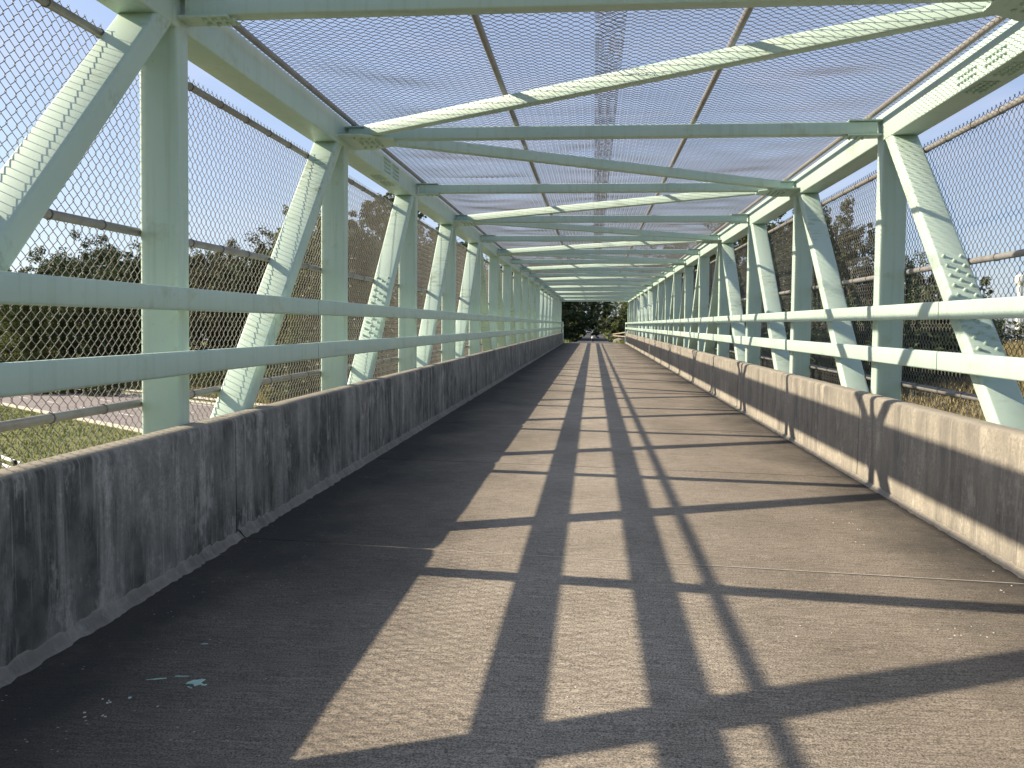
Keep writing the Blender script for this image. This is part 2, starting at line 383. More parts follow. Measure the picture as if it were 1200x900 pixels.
trusses = {}
LAB = {(-1, 0): 'mint green steel truss on the left, nearer span, its diagonals striped by fence shadow',
       (1, 0): 'mint green steel truss on the right, nearer span, its inner faces in sun',
       (-1, 1): 'distant far-span mint green steel truss at the left end of the walkway',
       (1, 1): 'distant far-span mint green steel truss at the right end of the walkway'}
for span, (ka, kb_) in enumerate(((K0, KM), (KM, KE))):
    mid = 4 if span == 0 else 14
    for side in (-1, 1):
        ya, yb = YK(ka, span)-.02, YK(kb_, span)+TD+.02
        T = thing('steel_truss', LAB[(side, span)], 'truss', 'side trusses of the bridge', (0, ya, sh(ya)))
        trusses[(side, span)] = T
        xc = S(side, CW/2)
        b = MB(); b.sweep(rrect(CW, ZCT-ZCB, .010), (xc, 0, (ZCB+ZCT)/2), (xc, yb-ya, (ZCB+ZCT)/2), (1, 0, 0), (0, 0, 1))
        ch = link('top_chord', b.mesh('top_chord', PAINT, 35, True), T)
        b = MB(); b.sweep(rrect(CW, .22, .016), (xc, 0, -.55), (xc, yb-ya, -.55), (1, 0, 0), (0, 0, 1))
        link('bottom_chord', b.mesh('bottom_chord', PAINT, 35, True), T)
        # chord splice bolts
        if span == 0:
            ysp = 8.75 if side < 0 else 5.35
            y0 = ysp - ya
            pts = [(face(side)-side*.001, y0-.30+.046*i+(.10 if i > 5 else 0), ZCB+.055+.04*j+GRADE*(y0-.3+.046*i)) for i in range(12) for j in (range(4) if side < 0 else (0, 1))]
            bolt_grid('splice_bolts', pts, (-side, 0, 0), ch)
            pts = [(S(side, .05+.04*j), y0-.30+.046*i+(.10 if i > 5 else 0), ZCB-.001+GRADE*(y0-.3+.046*i)) for i in range(12) for j in range(3)]
            bolt_grid('splice_bolts', pts, (0, 0, -1), ch)
        for k in range(ka, kb_+1):
            y = YK(k, span); zrel = sh(y)-sh(ya)
            link('post', POST, T, (S(side, TW/2), y-ya, zrel))
            if k > ka and k <= mid:
                dg = link('diagonal', DIAG[-1], T, (S(side, TW/2+.001), y-ya, zrel))
                if (span, side, k) in ((0, -1, 2), (0, 1, 1)):
                    nv = Vector((0, -1, RUN)).normalized(); q = nv.to_track_quat('Z', 'Y')
                    for i in range(19):
                        z = 1.62 - .034*i
                        yc = -.014 - RUN*(2.8-z)
                        for xo in ((-.055, .055) if i % 2 == 0 else (0,)):
                            o = link('bolt', BOLTM, dg, Vector((xo, yc, z)) + nv*.0585)
                            o.rotation_mode = 'QUATERNION'; o.rotation_quaternion = q
            if k >= mid and k < kb_:
                link('diagonal', DIAG[1], T, (S(side, TW/2+.001), y-ya, zrel))

# overhead struts and zigzag braces
def brace_between(b, a_, c_):
    a_, c_ = Vector(a_), Vector(c_); d = (c_-a_).normalized(); u = Vector((d.y, -d.x, 0)).normalized()
    b.sweep(rrect(.086, ZS1-ZS0-.006, .010), a_, c_, u, u.cross(d).normalized())
b = MB(); b.sweep(rrect(.086, ZS1-ZS0, .010), (TL+.034, TD/2, (ZS0+ZS1)/2), (TR-.034, TD/2, (ZS0+ZS1)/2), (0, 1, 0), (0, 0, 1)); STRUT = b.mesh('strut', PAINT, 35)
def plate(outline, z0, z1):
    b = MB(); n = len(outline); b.add([(x, y, z0) for x, y in outline]+[(x, y, z1) for x, y in outline],
        [tuple(range(n-1, -1, -1)), tuple(range(n, 2*n))]+[(i, (i+1) % n, n+(i+1) % n, n+i) for i in range(n)]); return b
def gus(side, big):
    f = face(side)
    if big: o = [(f, -.20), (f-side*.18, -.20), (f-side*.42, -.06), (f-side*.42, .06+TD), (f-side*.18, .20+TD), (f, .20+TD)]
    else: o = [(f, 0.0), (f-side*.26, 0.0), (f-side*.26, TD), (f, TD)]
    return o if side < 0 else o[::-1]
GUS = {}
for side in (-1, 1):
    for big in (0, 1):
        lo = plate(gus(side, big), ZS0-.013, ZS0-.0015).mesh('gusset_plate', PAINT)
        hi = plate(gus(side, 0), ZS1+.0015, ZS1+.010).mesh('gusset_plate', PAINT)
        f = face(side); pts = []
        rows = [(f-side*(.13+.05*i), TD/2+dy) for i in range(4) for dy in (-.028, .028)]
        if big:
            for i in range(4):
                for sg in (-1, 1): rows.append((f-side*(.12+.055*i), TD/2+sg*(.17-.02*i)))
        bb = MB()
        for x, y in rows: bb.dome((x, y, ZS0-.014), (0, 0, -1), .012, .014, 6)
        GUS[(side, big)] = (lo, hi, bb.mesh('gusset_bolts', BOLT, 50))
for span, (ka, kb_) in enumerate(((K0, KM), (KM, KE))):
    ya = YK(ka, span)
    T = thing('overhead_bracing', ('mint green overhead struts and zigzag braces tying the nearer truss tops' if span == 0 else
              'distant mint green overhead struts tying the far span truss tops'), 'bracing', 'overhead bracing of the bridge', (0, ya, sh(ya)))
    for k in range(ka, kb_+1):
        y = YK(k, span); zr = sh(y)-sh(ya)
        link('strut', STRUT, T, (0, y-ya, zr))
        for side in (-1, 1):
            big = 1 if ((side < 0) == (k % 2 == 1)) else 0
            lo, hi, bo = GUS[(side, big)]
            g1 = link('gusset_plate', lo, T, (0, y-ya, zr)); link('gusset_plate', hi, T, (0, y-ya, zr))
            stuff(link('gusset_bolts', bo, g1))
        if k < kb_:
            l_first = (k % 2 == 1)          # left node of this bay is the nearer one
            b = MB(); zc = (ZS0+ZS1)/2
            yn, yf = y+TD/2+.13, y+P+TD/2-.13
            if l_first: brace_between(b, (TL+.22, yn-ya, zc), (TR-.22, yf-ya, zc))
            else: brace_between(b, (TL+.22, yf-ya, zc), (TR-.22, yn-ya, zc))
            link('brace', b.mesh('brace', PAINT, 35, True), T)

# floor beams under the deck
fb = MB(); fb.box(TL-.02, TR+.02, -.06, .06, -.62, -.16); FBM = fb.mesh('floor_beam', PAINT)
for span, (ka, kb_) in enumerate(((K0, KM), (KM, KE))):
    T = trusses[(-1, span)]
    for k in range(ka, kb_+1):
        y = YK(k, span)+TD/2; link('floor_beam', FBM, T, Vector((0, y, sh(y)-.002))-T.location)

# deck slabs: skewed joints
SK = -.097
J0 = 4.44
def slab_mesh():
    b = MB(); g = .006
    def yy(x, e): return SK*x + e
    x0, x1 = XL-.10, XR+.10
    n = 6
    for i in range(n):
        a_, c_ = x0+(x1-x0)*i/n, x0+(x1-x0)*(i+1)/n
        b.add([(a_, yy(a_, g), 0), (c_, yy(c_, g), 0), (c_, yy(c_, P-g), 0), (a_, yy(a_, P-g), 0),
               (a_, yy(a_, g), -.15), (c_, yy(c_, g), -.15), (c_, yy(c_, P-g), -.15), (a_, yy(a_, P-g), -.15)],
              [(0, 1, 2, 3), (4, 7, 6, 5), (0, 4, 5, 1), (2, 6, 7, 3)]+([(0, 3, 7, 4)] if i == 0 else [])+([(1, 5, 6, 2)] if i == n-1 else []))
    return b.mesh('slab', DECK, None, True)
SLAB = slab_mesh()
b = MB()
b.add([(XL-.05, SK*(XL-.05)-.0050, .0012), (XR+.05, SK*(XR+.05)-.0050, .0012), (XR+.05, SK*(XR+.05)+.0050, .0012), (XL-.05, SK*(XL-.05)+.0050, .0012),
       (XL-.05, SK*(XL-.05)-.0050, -.05), (XR+.05, SK*(XR+.05)-.0050, -.05), (XR+.05, SK*(XR+.05)+.0050, -.05), (XL-.05, SK*(XL-.05)+.0050, -.05)],
      [(0, 1, 2, 3), (4, 7, 6, 5), (0, 4, 5, 1), (2, 6, 7, 3), (0, 3, 7, 4), (1, 5, 6, 2)])
SEALM = b.mesh('joint_sealant', SEAL)
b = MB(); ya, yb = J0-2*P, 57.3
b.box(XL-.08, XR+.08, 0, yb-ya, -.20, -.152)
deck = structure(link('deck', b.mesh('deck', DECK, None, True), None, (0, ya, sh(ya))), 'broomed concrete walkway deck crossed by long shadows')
NSL = 18
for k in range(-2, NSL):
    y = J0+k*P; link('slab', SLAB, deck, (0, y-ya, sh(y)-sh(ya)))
    if k % 2 == 0 and k > -2: link('joint_sealant', SEALM, deck, (0, y-ya, sh(y)-sh(ya)))

# splash of paint and pale chips on the concrete
def blob(cx, cy, rx, ry, rot, seed, mat, n=14):
    r_ = random.Random(seed); b = MB(); pts = []
    for i in range(n):
        a_ = 2*math.pi*i/n; q = r_.uniform(.45, 1.1)
        x, y = rx*q*math.cos(a_), ry*q*math.sin(a_)
        pts.append((x*math.cos(rot)-y*math.sin(rot), x*math.sin(rot)+y*math.cos(rot)))
    b.add([(x, y, 0) for x, y in pts]+[(x*.9, y*.9, .0022) for x, y in pts]+[(0, 0, .0026)],
          [(i, (i+1) % n, n+(i+1) % n, n+i) for i in range(n)]+[(n+i, n+(i+1) % n, 2*n) for i in range(n)])
    o = link('paint_splash' if mat is SPLASH else 'chip', b.mesh('spot', mat), deck, (cx, cy-ya, sh(cy)-sh(ya)+.0006))
    return o
def dk(px, py):
    d = ray(px, py); t = -CAM_H/(d.z-GRADE*d.y); q = d*t; return q.x, q.y
for px, py, rx, ry, ro, sd_ in ((230, 800, .036, .034, .5, 1), (212, 793, .028, .004, .12, 2), (185, 796, .040, .004, .35, 3), (240, 803, .012, .008, .4, 4), (240, 755, .016, .004, .1, 5), (152, 818, .006, .01, .3, 6), (222, 806, .02, .004, -.5, 7)):
    x, y = dk(px, py); blob(x, y, rx, ry, ro, sd_, SPLASH)
for i in range(46):
    px, py = rnd.choice([(985, 614, 28, 4), (1130, 740, 50, 10), (950, 745, 90, 25), (700, 820, 60, 40), (1188, 682, 18, 6), (120, 830, 90, 40)])[:2], 0
    cx, cy = px; x, y = dk(cx+rnd.gauss(0, 26), cy+rnd.gauss(0, 9)); blob(x, y, rnd.uniform(.003, .008), rnd.uniform(.002, .005), rnd.uniform(0, 3), i+50, CHIP, 8)

# parapets
def wall_panel(side, mat, L, seed):
    """profile swept along y with slightly wavy arrises"""
    f = XL if side < 0 else XR; th = .115
    prof = [(0, -.02), (-.004, .30), (-.008, HW-.030), (-.016, HW-.012), (-.030, HW-.002), (-.07, HW+.002), (-th, HW), (-th, -.14), (0, -.14)]
    prof = [(f-side*p[0]*-1*-1 if False else f-side*p[0], p[1]) for p in prof]
    b = MB(); n = 26; m_ = len(prof); g = .007
    for i in range(n+1):
        y = g+(L-2*g)*i/n; e = .012 if i in (0, n) else 0
        for j, (x, z) in enumerate(prof):
            wv = noise.noise((y*2.1+seed*9.3, z*3.0, side*4.0+j*.2))
            wob = .0045*wv if j in (3, 4, 5) else .002*wv
            zz = z + (wob if j in (2, 3, 4, 5) else 0) - (e*.5 if j in (3, 4, 5) else 0)
            xx = x + side*(abs(wob)*.6) + side*(e if j < 5 else 0)
            b.v.append((xx, y + SK*f, zz))
    for i in range(n):
        for j in range(m_):
            q = (i*m_+j, i*m_+(j+1) % m_, (i+1)*m_+(j+1) % m_, (i+1)*m_+j)
            b.f.append(q if side > 0 else q[::-1])
    b.f.append(tuple(range(m_)) if side < 0 else tuple(range(m_-1, -1, -1)))
    b.f.append(tuple(range(n*m_+m_-1, n*m_-1, -1)) if side < 0 else tuple(range(n*m_, n*m_+m_)))
    return b.mesh('panel', mat, 40, True)
def fillet(side, L, seed):
    f = XL if side < 0 else XR; b = MB(); n = 110
    for i in range(n+1):
        y = L*i/n
        a_ = (.78 if side < 0 else .45)*(1+.30*noise.noise((y*2.3+seed*7, seed, 0))+.45*noise.noise((y*11+seed*3, 2, 0))+.45*noise.noise((y*33+seed*3, 5, 0)))
        for dx, z in ((-.004, .050*a_+.008), (.012*a_, .044*a_+.004), (.022*a_+.010, .016*a_), (.045*a_+.012, -.003)):
            b.v.append((f-side*dx, y+SK*f, z))
    for i in range(n):
        for j in range(3):
            q = (i*4+j, (i+1)*4+j, (i+1)*4+j+1, i*4+j+1); b.f.append(q if side < 0 else q[::-1])
    return b.mesh('mortar_fillet', WALL_DARK2 if side < 0 else WALL_PALE, 60, True)
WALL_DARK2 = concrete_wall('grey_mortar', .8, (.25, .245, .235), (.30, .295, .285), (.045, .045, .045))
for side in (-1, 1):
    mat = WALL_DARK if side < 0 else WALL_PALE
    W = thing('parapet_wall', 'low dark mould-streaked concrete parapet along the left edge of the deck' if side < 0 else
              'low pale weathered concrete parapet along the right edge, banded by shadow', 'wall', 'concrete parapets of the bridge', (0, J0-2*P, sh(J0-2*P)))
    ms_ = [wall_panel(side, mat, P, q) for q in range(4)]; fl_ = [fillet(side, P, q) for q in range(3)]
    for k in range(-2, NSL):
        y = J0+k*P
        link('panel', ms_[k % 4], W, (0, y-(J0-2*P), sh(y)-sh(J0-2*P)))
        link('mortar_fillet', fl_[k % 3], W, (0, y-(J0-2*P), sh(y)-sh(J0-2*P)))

# handrails: two flat rails per side, jointed, on stand-off brackets
for side in (-1, 1):
    f = XL if side < 0 else XR
    joints = [-1.0, 6.04, 8.85]+[8.85+P*i for i in range(1, 17)] if side < 0 else [-1.0, 2.66, 5.56, 9.75]+[9.75+P*i for i in range(1, 17)]
    joints = [j for j in joints if j < 56.0]+[57.6]
    H = thing('handrail', 'pair of flat mint green rails above the left parapet, in shade' if side < 0 else
              'pair of flat mint green rails above the right parapet, in sun', 'railing', 'handrails of the bridge', (0, joints[0], sh(joints[0])))
    for z0, z1 in ((.955, 1.073), (1.272, 1.384)):
        for a_, c_ in zip(joints, joints[1:]):
            b = MB(); L = c_-a_
            b.sweep(rrect(.042, z1-z0, .012), (0, .006, (z0+z1)/2), (0, L-.006, (z0+z1)/2), (1, 0, 0), (0, 0, 1))
            r_ = link('rail', b.mesh('rail', PAINT, 35, True), H, (f+side*.022, a_-joints[0], sh(a_)-sh(joints[0])))
            b = MB(); b.box(-.012, .012, -.05, .05, z0+.012, z1-.012)
            link('sleeve', b.mesh('sleeve', PAINT, None, True), r_, (0, L, sh(L)))
        bb = MB(); x0, x1 = f+side*.043, face(side)+side*.0015
        bb.box(min(x0, x1), max(x0, x1), .035, .095, z0+.02, z1-.02); bk = bb.mesh('bracket', PAINT)
        for span, (ka, kb_) in enumerate(((0, KM), (KM, KE))):
            for k in range(ka, kb_+1):
                y = YK(k, span); link('bracket', bk, H, (0, y-joints[0], sh(y)-sh(joints[0])))
    # end post of the rail past the truss
    b = MB(); b.sweep(rrect(.06, .06, .01), (f+side*.03, 57.66-joints[0], -.1), (f+side*.03, 57.66-joints[0], 1.40), (1, 0, 0), (0, 1, 0))
    link('end_post', b.mesh('end_post', PAINT, 35, True), H)

# ------------------------------------------------------------------ chain link
def weave(mapf, nw, nv, a=.031, r=.0021, flat=.22):
    """nw zigzag wires, nv half pitches; mapf(u,v,w)->xyz, numpy based"""
    verts = []; faces = []
    tri = [(math.cos(t), math.sin(t)) for t in (math.pi/2, math.pi*7/6, math.pi*11/6)]
    for i in range(nw):
        pts = []
        for j in range(nv+1):
            side = (i+j) % 2
            u = (i+side)*a + (-.0012 if side == 0 else .0012); wz = (.0022 if (j % 2) else -.0022)*(1 if side else -1)
            h = a*flat/2
            pts.append((u, j*a-h, wz)); pts.append((u, j*a+h, wz))
        n = len(pts); base = len(verts)
        for q in range(n):
            p0 = pts[max(0, q-1)]; p1 = pts[min(n-1, q+1)]
            du, dv = p1[0]-p0[0], p1[1]-p0[1]; l = math.hypot(du, dv) or 1
            nu, nv_ = dv/l, -du/l
            for cu, cw in tri:
                verts.append(mapf(pts[q][0]+nu*cu*r, pts[q][1]+nv_*cu*r, pts[q][2]+cw*r))
        for q in range(n-1):
            o = base+q*3
            for t in range(3): faces.append((o+t, o+(t+1) % 3, o+3+(t+1) % 3, o+3+t))
    return verts, faces
def fence_mesh(side):
    x = S(side, TW+.046)
    def mp_(u, v, w): 
        bulge = .012*math.sin(u*2.2)*math.sin(v*1.7)
        return (x+side*(w+bulge), u, .34+v+GRADE*u)
    nw = int(round(P/.031)); a = P/nw
    v, f = weave(mp_, nw, 74, a); b = MB(); b.v, b.f = v, f
    return b.mesh('mesh_panel', WIRE, 60)
FZ = {-1: (2.563, 1.672, .797), 1: (2.560, 1.660, .768)}
pb = MB(); pb.cone((0, -.02, 0), (0, .02, 0), .030, .030, 10); CLAMP = pb.mesh('clamp', GALV, 40)
for side in (-1, 1):
    Yf = Y1-2*P
    Fn = thing('chain_link_fence', 'tall galvanised chain-link fence outside the left truss' if side < 0 else
               'tall galvanised chain-link fence outside the right truss', 'fence', 'side fences of the bridge', (0, Yf, sh(Yf)))
    fm = fence_mesh(side)
    xp = S(side, TW+.022)
    nb = 21
    for z in FZ[side]:
        name = 'top_pipe' if z > 2 else ('middle_pipe' if z > 1 else 'bottom_pipe')
        b = MB(); b.pipe((xp, 0, z), (xp, P*2-.004, z), .0212, 12); pmesh = b.mesh(name, GALV, 40, True)
        for i in range(0, nb-1, 2):
            y = Yf+i*P; link(name, pmesh, Fn, (0, y-Yf, sh(y)-sh(Yf)))
        for i in range(nb):
            y = Yf+i*P
            link('clamp', CLAMP, Fn, (xp, y-Yf+.16, z+sh(y+.16)-sh(Yf)))
    for i in range(nb-1):
        y = Yf+i*P; stuff(link('mesh_panel', fm, Fn, (0, y-Yf, sh(y)-sh(Yf))))
    # wire ties on the pipes of the near bays
    tb = MB()
    for i in range(8):
        for z in FZ[side]:
            for q in range(7):
                y = i*P+.2+q*.40; tb.cone((xp, y-.003, z+GRADE*y), (xp, y+.003, z+GRADE*y), .026, .026, 8)
    stuff(link('tie_wires', tb.mesh('tie_wires', WIRE), Fn))

# mesh ceiling
Yf = Y1-2*P
CZ = 2.923
Cn = thing('mesh_canopy', 'sagging chain-link mesh ceiling on thin pipes over the walkway', 'mesh roof', None, (0, Yf, sh(Yf)))
PX = (-2.040, -.667, .796, 2.172)
def ceil_mesh(seed, x0, x1):
    def sag(x, y):
        t = y/P; env = math.sin(math.pi*t)**.7 if 0 < t < 1 else 0
        s = 0
        for a_, c_ in zip(PX, PX[1:]):
            if a_ <= x <= c_: s = math.sin(math.pi*(x-a_)/(c_-a_))
        edge = 1 if x < -.66 else (.55 if x > .79 else .3)
        q = -.055*s*edge*(.6+.8*noise.noise((x*1.1, y*1.3, seed*5.1))) + .035*noise.noise((x*1.7+3, y*2.0, seed*3.7))*s
        return q*env
    nw = int(round(P/.031)); a = P/nw
    def mp_(u, v, w): return (x0+v, u, CZ+w+sag(x0+v, u)+GRADE*u)
    v, f = weave(mp_, nw, int((x1-x0)/a), a, .0020); b = MB(); b.v, b.f = v, f
    return b.mesh('mesh_sheet', WIRE, 60)
def ceil_r(seed, x0, x1): return ceil_mesh(seed, x0, x1)
VAR = [(ceil_mesh(q, -2.16, .155), ceil_mesh(q+9, -.01, 2.31)) for q in range(3)]
for i in range(20):
    y = Yf+i*P; A, B = VAR[(i*2+1) % 3]
    stuff(link('mesh_sheet', A, Cn, (0, y-Yf, sh(y)-sh(Yf)))); stuff(link('mesh_sheet', B, Cn, (0, y-Yf, sh(y)-sh(Yf)+.004)))
for x in PX:
    b = MB(); b.pipe((x, 0, CZ-.026), (x, P*2-.004, CZ-.026), .021, 12); pmesh = b.mesh('roof_pipe', GALV, 40, True)
    for i in range(0, 20, 2):
        y = Yf+i*P; link('roof_pipe', pmesh, Cn, (0, y-Yf, sh(y)-sh(Yf)))
    cb_ = MB(); cb_.cone((x, -.012, CZ-.026), (x, .012, CZ-.026), .0235, .0235, 10); clip = cb_.mesh('clip', GALV, 40)
    for i in range(20):
        y = Yf+i*P+TD/2; link('clip', clip, Cn, (0, y-Yf, sh(y)-sh(Yf)))

# ------------------------------------------------------------------ trees
def make_tree(seed, h, rad, mat, nleaf, leaf, low=.25, lobes=16):
    """unit-ish tree: trunk mesh and crown mesh, base at the origin"""
    r_ = random.Random(seed); tb = MB(); top = h*.72
    pts = [Vector((0, 0, -.6))]
    for i in range(1, 6): pts.append(Vector((r_.gauss(0, .018)*h, r_.gauss(0, .018)*h, top*i/5)))
    R0 = h*.022
    for i in range(5): tb.cone(pts[i], pts[i+1], R0*(1-i*.17), R0*(1-(i+1)*.17), 8)
    cl = []
    for i in range(lobes):
        a_ = 2*math.pi*i*.618+r_.uniform(-.4, .4); t = low+(1-low)*((i+.5)/lobes)
        rr = rad*math.sqrt(max(.05, 1-((t-.55)/.56)**2))*r_.uniform(.45, .92)
        c = Vector((math.cos(a_)*rr, math.sin(a_)*rr, h*(t*.9)+.02*h)); s = rad*r_.uniform(.34, .52)
        cl.append((c, s))
        st = pts[min(4, max(1, int(t*4.2)))]
        mid_ = st.lerp(c, .5)+Vector((0, 0, -.03*h))
        tb.cone(st, mid_, R0*.42, R0*.26, 6); tb.cone(mid_, c, R0*.26, R0*.07, 5)
        for q in range(3):
            e = c+Vector((r_.gauss(0, 1), r_.gauss(0, 1), r_.gauss(0, .7))).normalized()*s*.8
            tb.cone(c.lerp(mid_, .2), e, R0*.10, R0*.03, 4)
    lb = MB(); V = lb.v; Fc = lb.f; tot = sum(s*s for _, s in cl)
    for c, s in cl:
        sub = [(c+Vector((r_.gauss(0, 1), r_.gauss(0, 1), r_.gauss(0, .75))).normalized()*s*r_.uniform(.45, 1.05), s*r_.uniform(.16, .34)) for _ in range(16)]
        n = int(nleaf*s*s/tot)
        for i in range(n):
            sc, sr = sub[i % 16]
            d = Vector((r_.gauss(0, 1), r_.gauss(0, 1), r_.gauss(0, .8)))
            d = d.normalized()*sr*r_.random()**.45
            p = sc+d
            nrm = (d.normalized()*.6+Vector((r_.gauss(0, .6), r_.gauss(0, .6), .5+r_.gauss(0, .5)))).normalized()
            u = nrm.orthogonal().normalized(); u.rotate(Matrix.Rotation(r_.uniform(0, 6.28), 3, nrm)); v = nrm.cross(u)
            L = leaf*r_.uniform(.6, 1.3); Wd = L*r_.uniform(.38, .6); o = len(V)
            V += [tuple(p-u*L*.5), tuple(p+v*Wd*.5+nrm*L*.08), tuple(p+u*L*.5-nrm*L*.1), tuple(p-v*Wd*.5+nrm*L*.08)]
            Fc.append((o, o+1, o+2, o+3))
    return tb.mesh('trunk', BARK, 60), lb.mesh('crown', mat)
KINDS = {'oak': make_tree(11, 16, 7.0, LEAF[0], 30000, .40, .16, 26),
         'bright': make_tree(23, 15, 5.6, LEAF[1], 26000, .36, .08, 26),
         'olive': make_tree(37, 17, 5.8, LEAF[2], 28000, .38, .12, 26),
         'tall': make_tree(53, 19, 5.2, LEAF[0], 26000, .37, .18, 26),
         'shrub': make_tree(71, 3.2, 2.2, LEAF[1], 4200, .22, .02, 14),
         'darkshrub': make_tree(83, 4.2, 2.9, LEAF[0], 5200, .26, .02, 14)}
KH = {k_: max(v.co.z for v in t_[1].vertices) for k_, t_ in KINDS.items()}
def plant(kind, px, ytop, dist, label, group, wide=1.0, name=None, X=None, Y=None, height=None):
    if X is None: q = at_dist(px, dist); X, Y = q.x, q.y
    z = terrain(X, Y)
    if height is None:
        d = ray(px, ytop); hor = math.hypot(d.x, d.y); ztop = CAM_H + d.z/hor*math.hypot(X, Y); height = ztop-z
    s = height/KH[kind]
    nm = name or ('shrub' if 'shrub' in kind else 'tree')
    cat = 'shrub' if 'shrub' in kind else 'tree'
    T = thing(nm, label, cat, group, (X, Y, z), rnd.uniform(0, 6.28))
    T.scale = (s*wide, s*wide, s)
    t, c = KINDS[kind]; link('trunk', t, T); link('crown', c, T)
    return T
FL = 'tree line beyond the road on the left'
for i, (kd, px, yt, ds, wd, lb_) in enumerate((
    ('oak', -70, 300, 165, 1.0, 'far tree at the left edge of the tree line beyond the road'),
    ('olive', 8, 312, 150, 1.0, 'low far tree left of the first bare gap beyond the road'),
    ('oak', 60, 300, 158, 1.0, 'rounded far tree standing left of the taller dark oak'),
    ('oak', 118, 274, 150, 1.1, 'tall dark oak crown left of the nearest left post'),
    ('tall', 158, 284, 140, 1.0, 'dark slim tree partly hidden by the nearest left post'),
    ('oak', 205, 290, 155, 1.0, 'far dark tree mostly hidden behind the nearest left post'),
    ('tall', 238, 285, 138, 1.0, 'dark slim tree just right of the nearest left post'),
    ('olive', 287, 281, 128, 1.0, 'olive tree below the middle pipe in the second left bay'),
    ('oak', 345, 262, 120, 1.0, 'dark tree behind the second left diagonal'),
    ('bright', 28, 318, 128, 1.2, 'low bright leafy tree at the left edge, lower than its neighbours'),
    ('oak', 92, 300, 185, 1.2, 'dark crown filling the gap left of the tall oak'),
    ('oak', 135, 306, 126, 1.2, 'low dark tree in front of the tall oak'),
    ('oak', 180, 300, 170, 1.2, 'dark crown filling the gap behind the nearest left post'),
    ('olive', 262, 298, 120, 1.2, 'low olive tree between the nearest left post and second diagonal'),
    ('oak', 316, 292, 118, 1.2, 'dark tree low against the left side of the second diagonal'))):
    plant(kd, px, yt, ds, lb_, FL, wd)
NL = 'trees close beyond the road on the left'
for kd, px, yt, ds, wd, lb_ in (
    ('bright', 368, 238, 92, .8, 'leafy tree whose branch tip pokes out left of the second diagonal'),
    ('olive', 432, 208, 78, .95, 'tall olive tree rising over the fence top past the second left post'),
    ('oak', 482, 240, 74, .9, 'broad dark tree behind the third left bay of fence'),
    ('tall', 520, 268, 76, 1.0, 'tall dark tree behind the fourth left post'),
    ('bright', 552, 300, 78, 1.0, 'bright tree seen through the mesh ceiling at upper left')):
    plant(kd, px, yt, ds, lb_, NL, wd)
CT = 'trees round the path at the far end'
for kd, X, Y, hh, wd, lb_ in (
    ('oak', -6.0, 68, 7.6, .9, 'dark tree just left of the far end of the deck'),
    ('bright', -4.4, 82, 8.8, .8, 'bright leafy tree left of the path mouth'),
    ('oak', -5.0, 104, 9, .9, 'shaded tree further along the left of the path'),
    ('olive', -5.5, 130, 8.6, .9, 'small olive tree deep on the left of the path'),
    ('bright', 5.0, 80, 8.5, .9, 'bright leafy tree right of the path mouth'),
    ('oak', 6.4, 68, 9.5, .85, 'dark tree just right of the far end of the deck'),
    ('bright', 5.2, 100, 8.5, .9, 'green tree further along the right of the path'),
    ('olive', 5.6, 128, 8.4, .9, 'small olive tree deep on the right of the path'),
    ('oak', -2.6, 165, 9.5, 1.0, 'dark tree closing the path end on the left'),
    ('bright', 2.4, 172, 9.0, 1.0, 'paler tree closing the path end on the right')):
    plant(kd, 0, 0, 0, lb_, CT, wd, X=X, Y=Y, height=hh)
NR = 'trees on the right of the bridge'
for kd, px, yt, ds, wd, lb_ in (
    ('tall', 778, 306, 92, 1.0, 'dark tree behind the far right posts'),
    ('olive', 815, 285, 84, 1.0, 'olive tree behind the crowded right posts'),
    ('oak', 858, 256, 76, .9, 'broad dark tree behind the fourth right post'),
    ('olive', 908, 224, 70, .9, 'tall olive tree rising over the fence right of the third post'),
    ('oak', 940, 250, 66, .8, 'dark tree behind the second right diagonal'),
    ('olive', 985, 234, 62, .78, 'round sunlit olive crown framed in the second right bay'),
    ('oak', 1046, 290, 70, .8, 'dark tree beside the nearest full right post'),
    ('darkshrub', 1082, 318, 66, 1.0, 'dark bushy tree between the nearest right post and bolted diagonal'),
    ('oak', 1140, 334, 210, .55, 'small far tree right of the bolted diagonal')):
    plant(kd, px, yt, ds, lb_, NR, wd, name='tree')
SHL = 'shrubs along the left roadside bank'
for i in range(16):
    px = -30+i*25; ds = 106+rnd.uniform(-4, 16) if px < 330 else 84
    kd = rnd.choice(['shrub', 'darkshrub', 'shrub'])
    pos_ = ('first', 'second', 'third', 'fourth', 'fifth', 'sixth', 'seventh', 'eighth', 'ninth', 'tenth', 'eleventh', 'twelfth', 'thirteenth', 'fourteenth', 'fifteenth', 'sixteenth')[i]
    plant(kd, px, 0, ds, f'roadside shrub below the left tree line, {pos_} from the left', SHL, 1.25, height=rnd.uniform(2.4, 4.6))
SHD = 'dark undergrowth bushes below the near left trees'
for i in range(9):
    px = 385+i*30; pos_ = ('first', 'second', 'third', 'fourth', 'fifth', 'sixth', 'seventh', 'eighth', 'ninth')[i]
    plant('darkshrub', px, 0, 70+rnd.uniform(-2, 5), f'dark bush under the near left trees, {pos_} from the left', SHD, 1.3, height=rnd.uniform(5, 8))
SHR = 'dark bushes below the right trees'
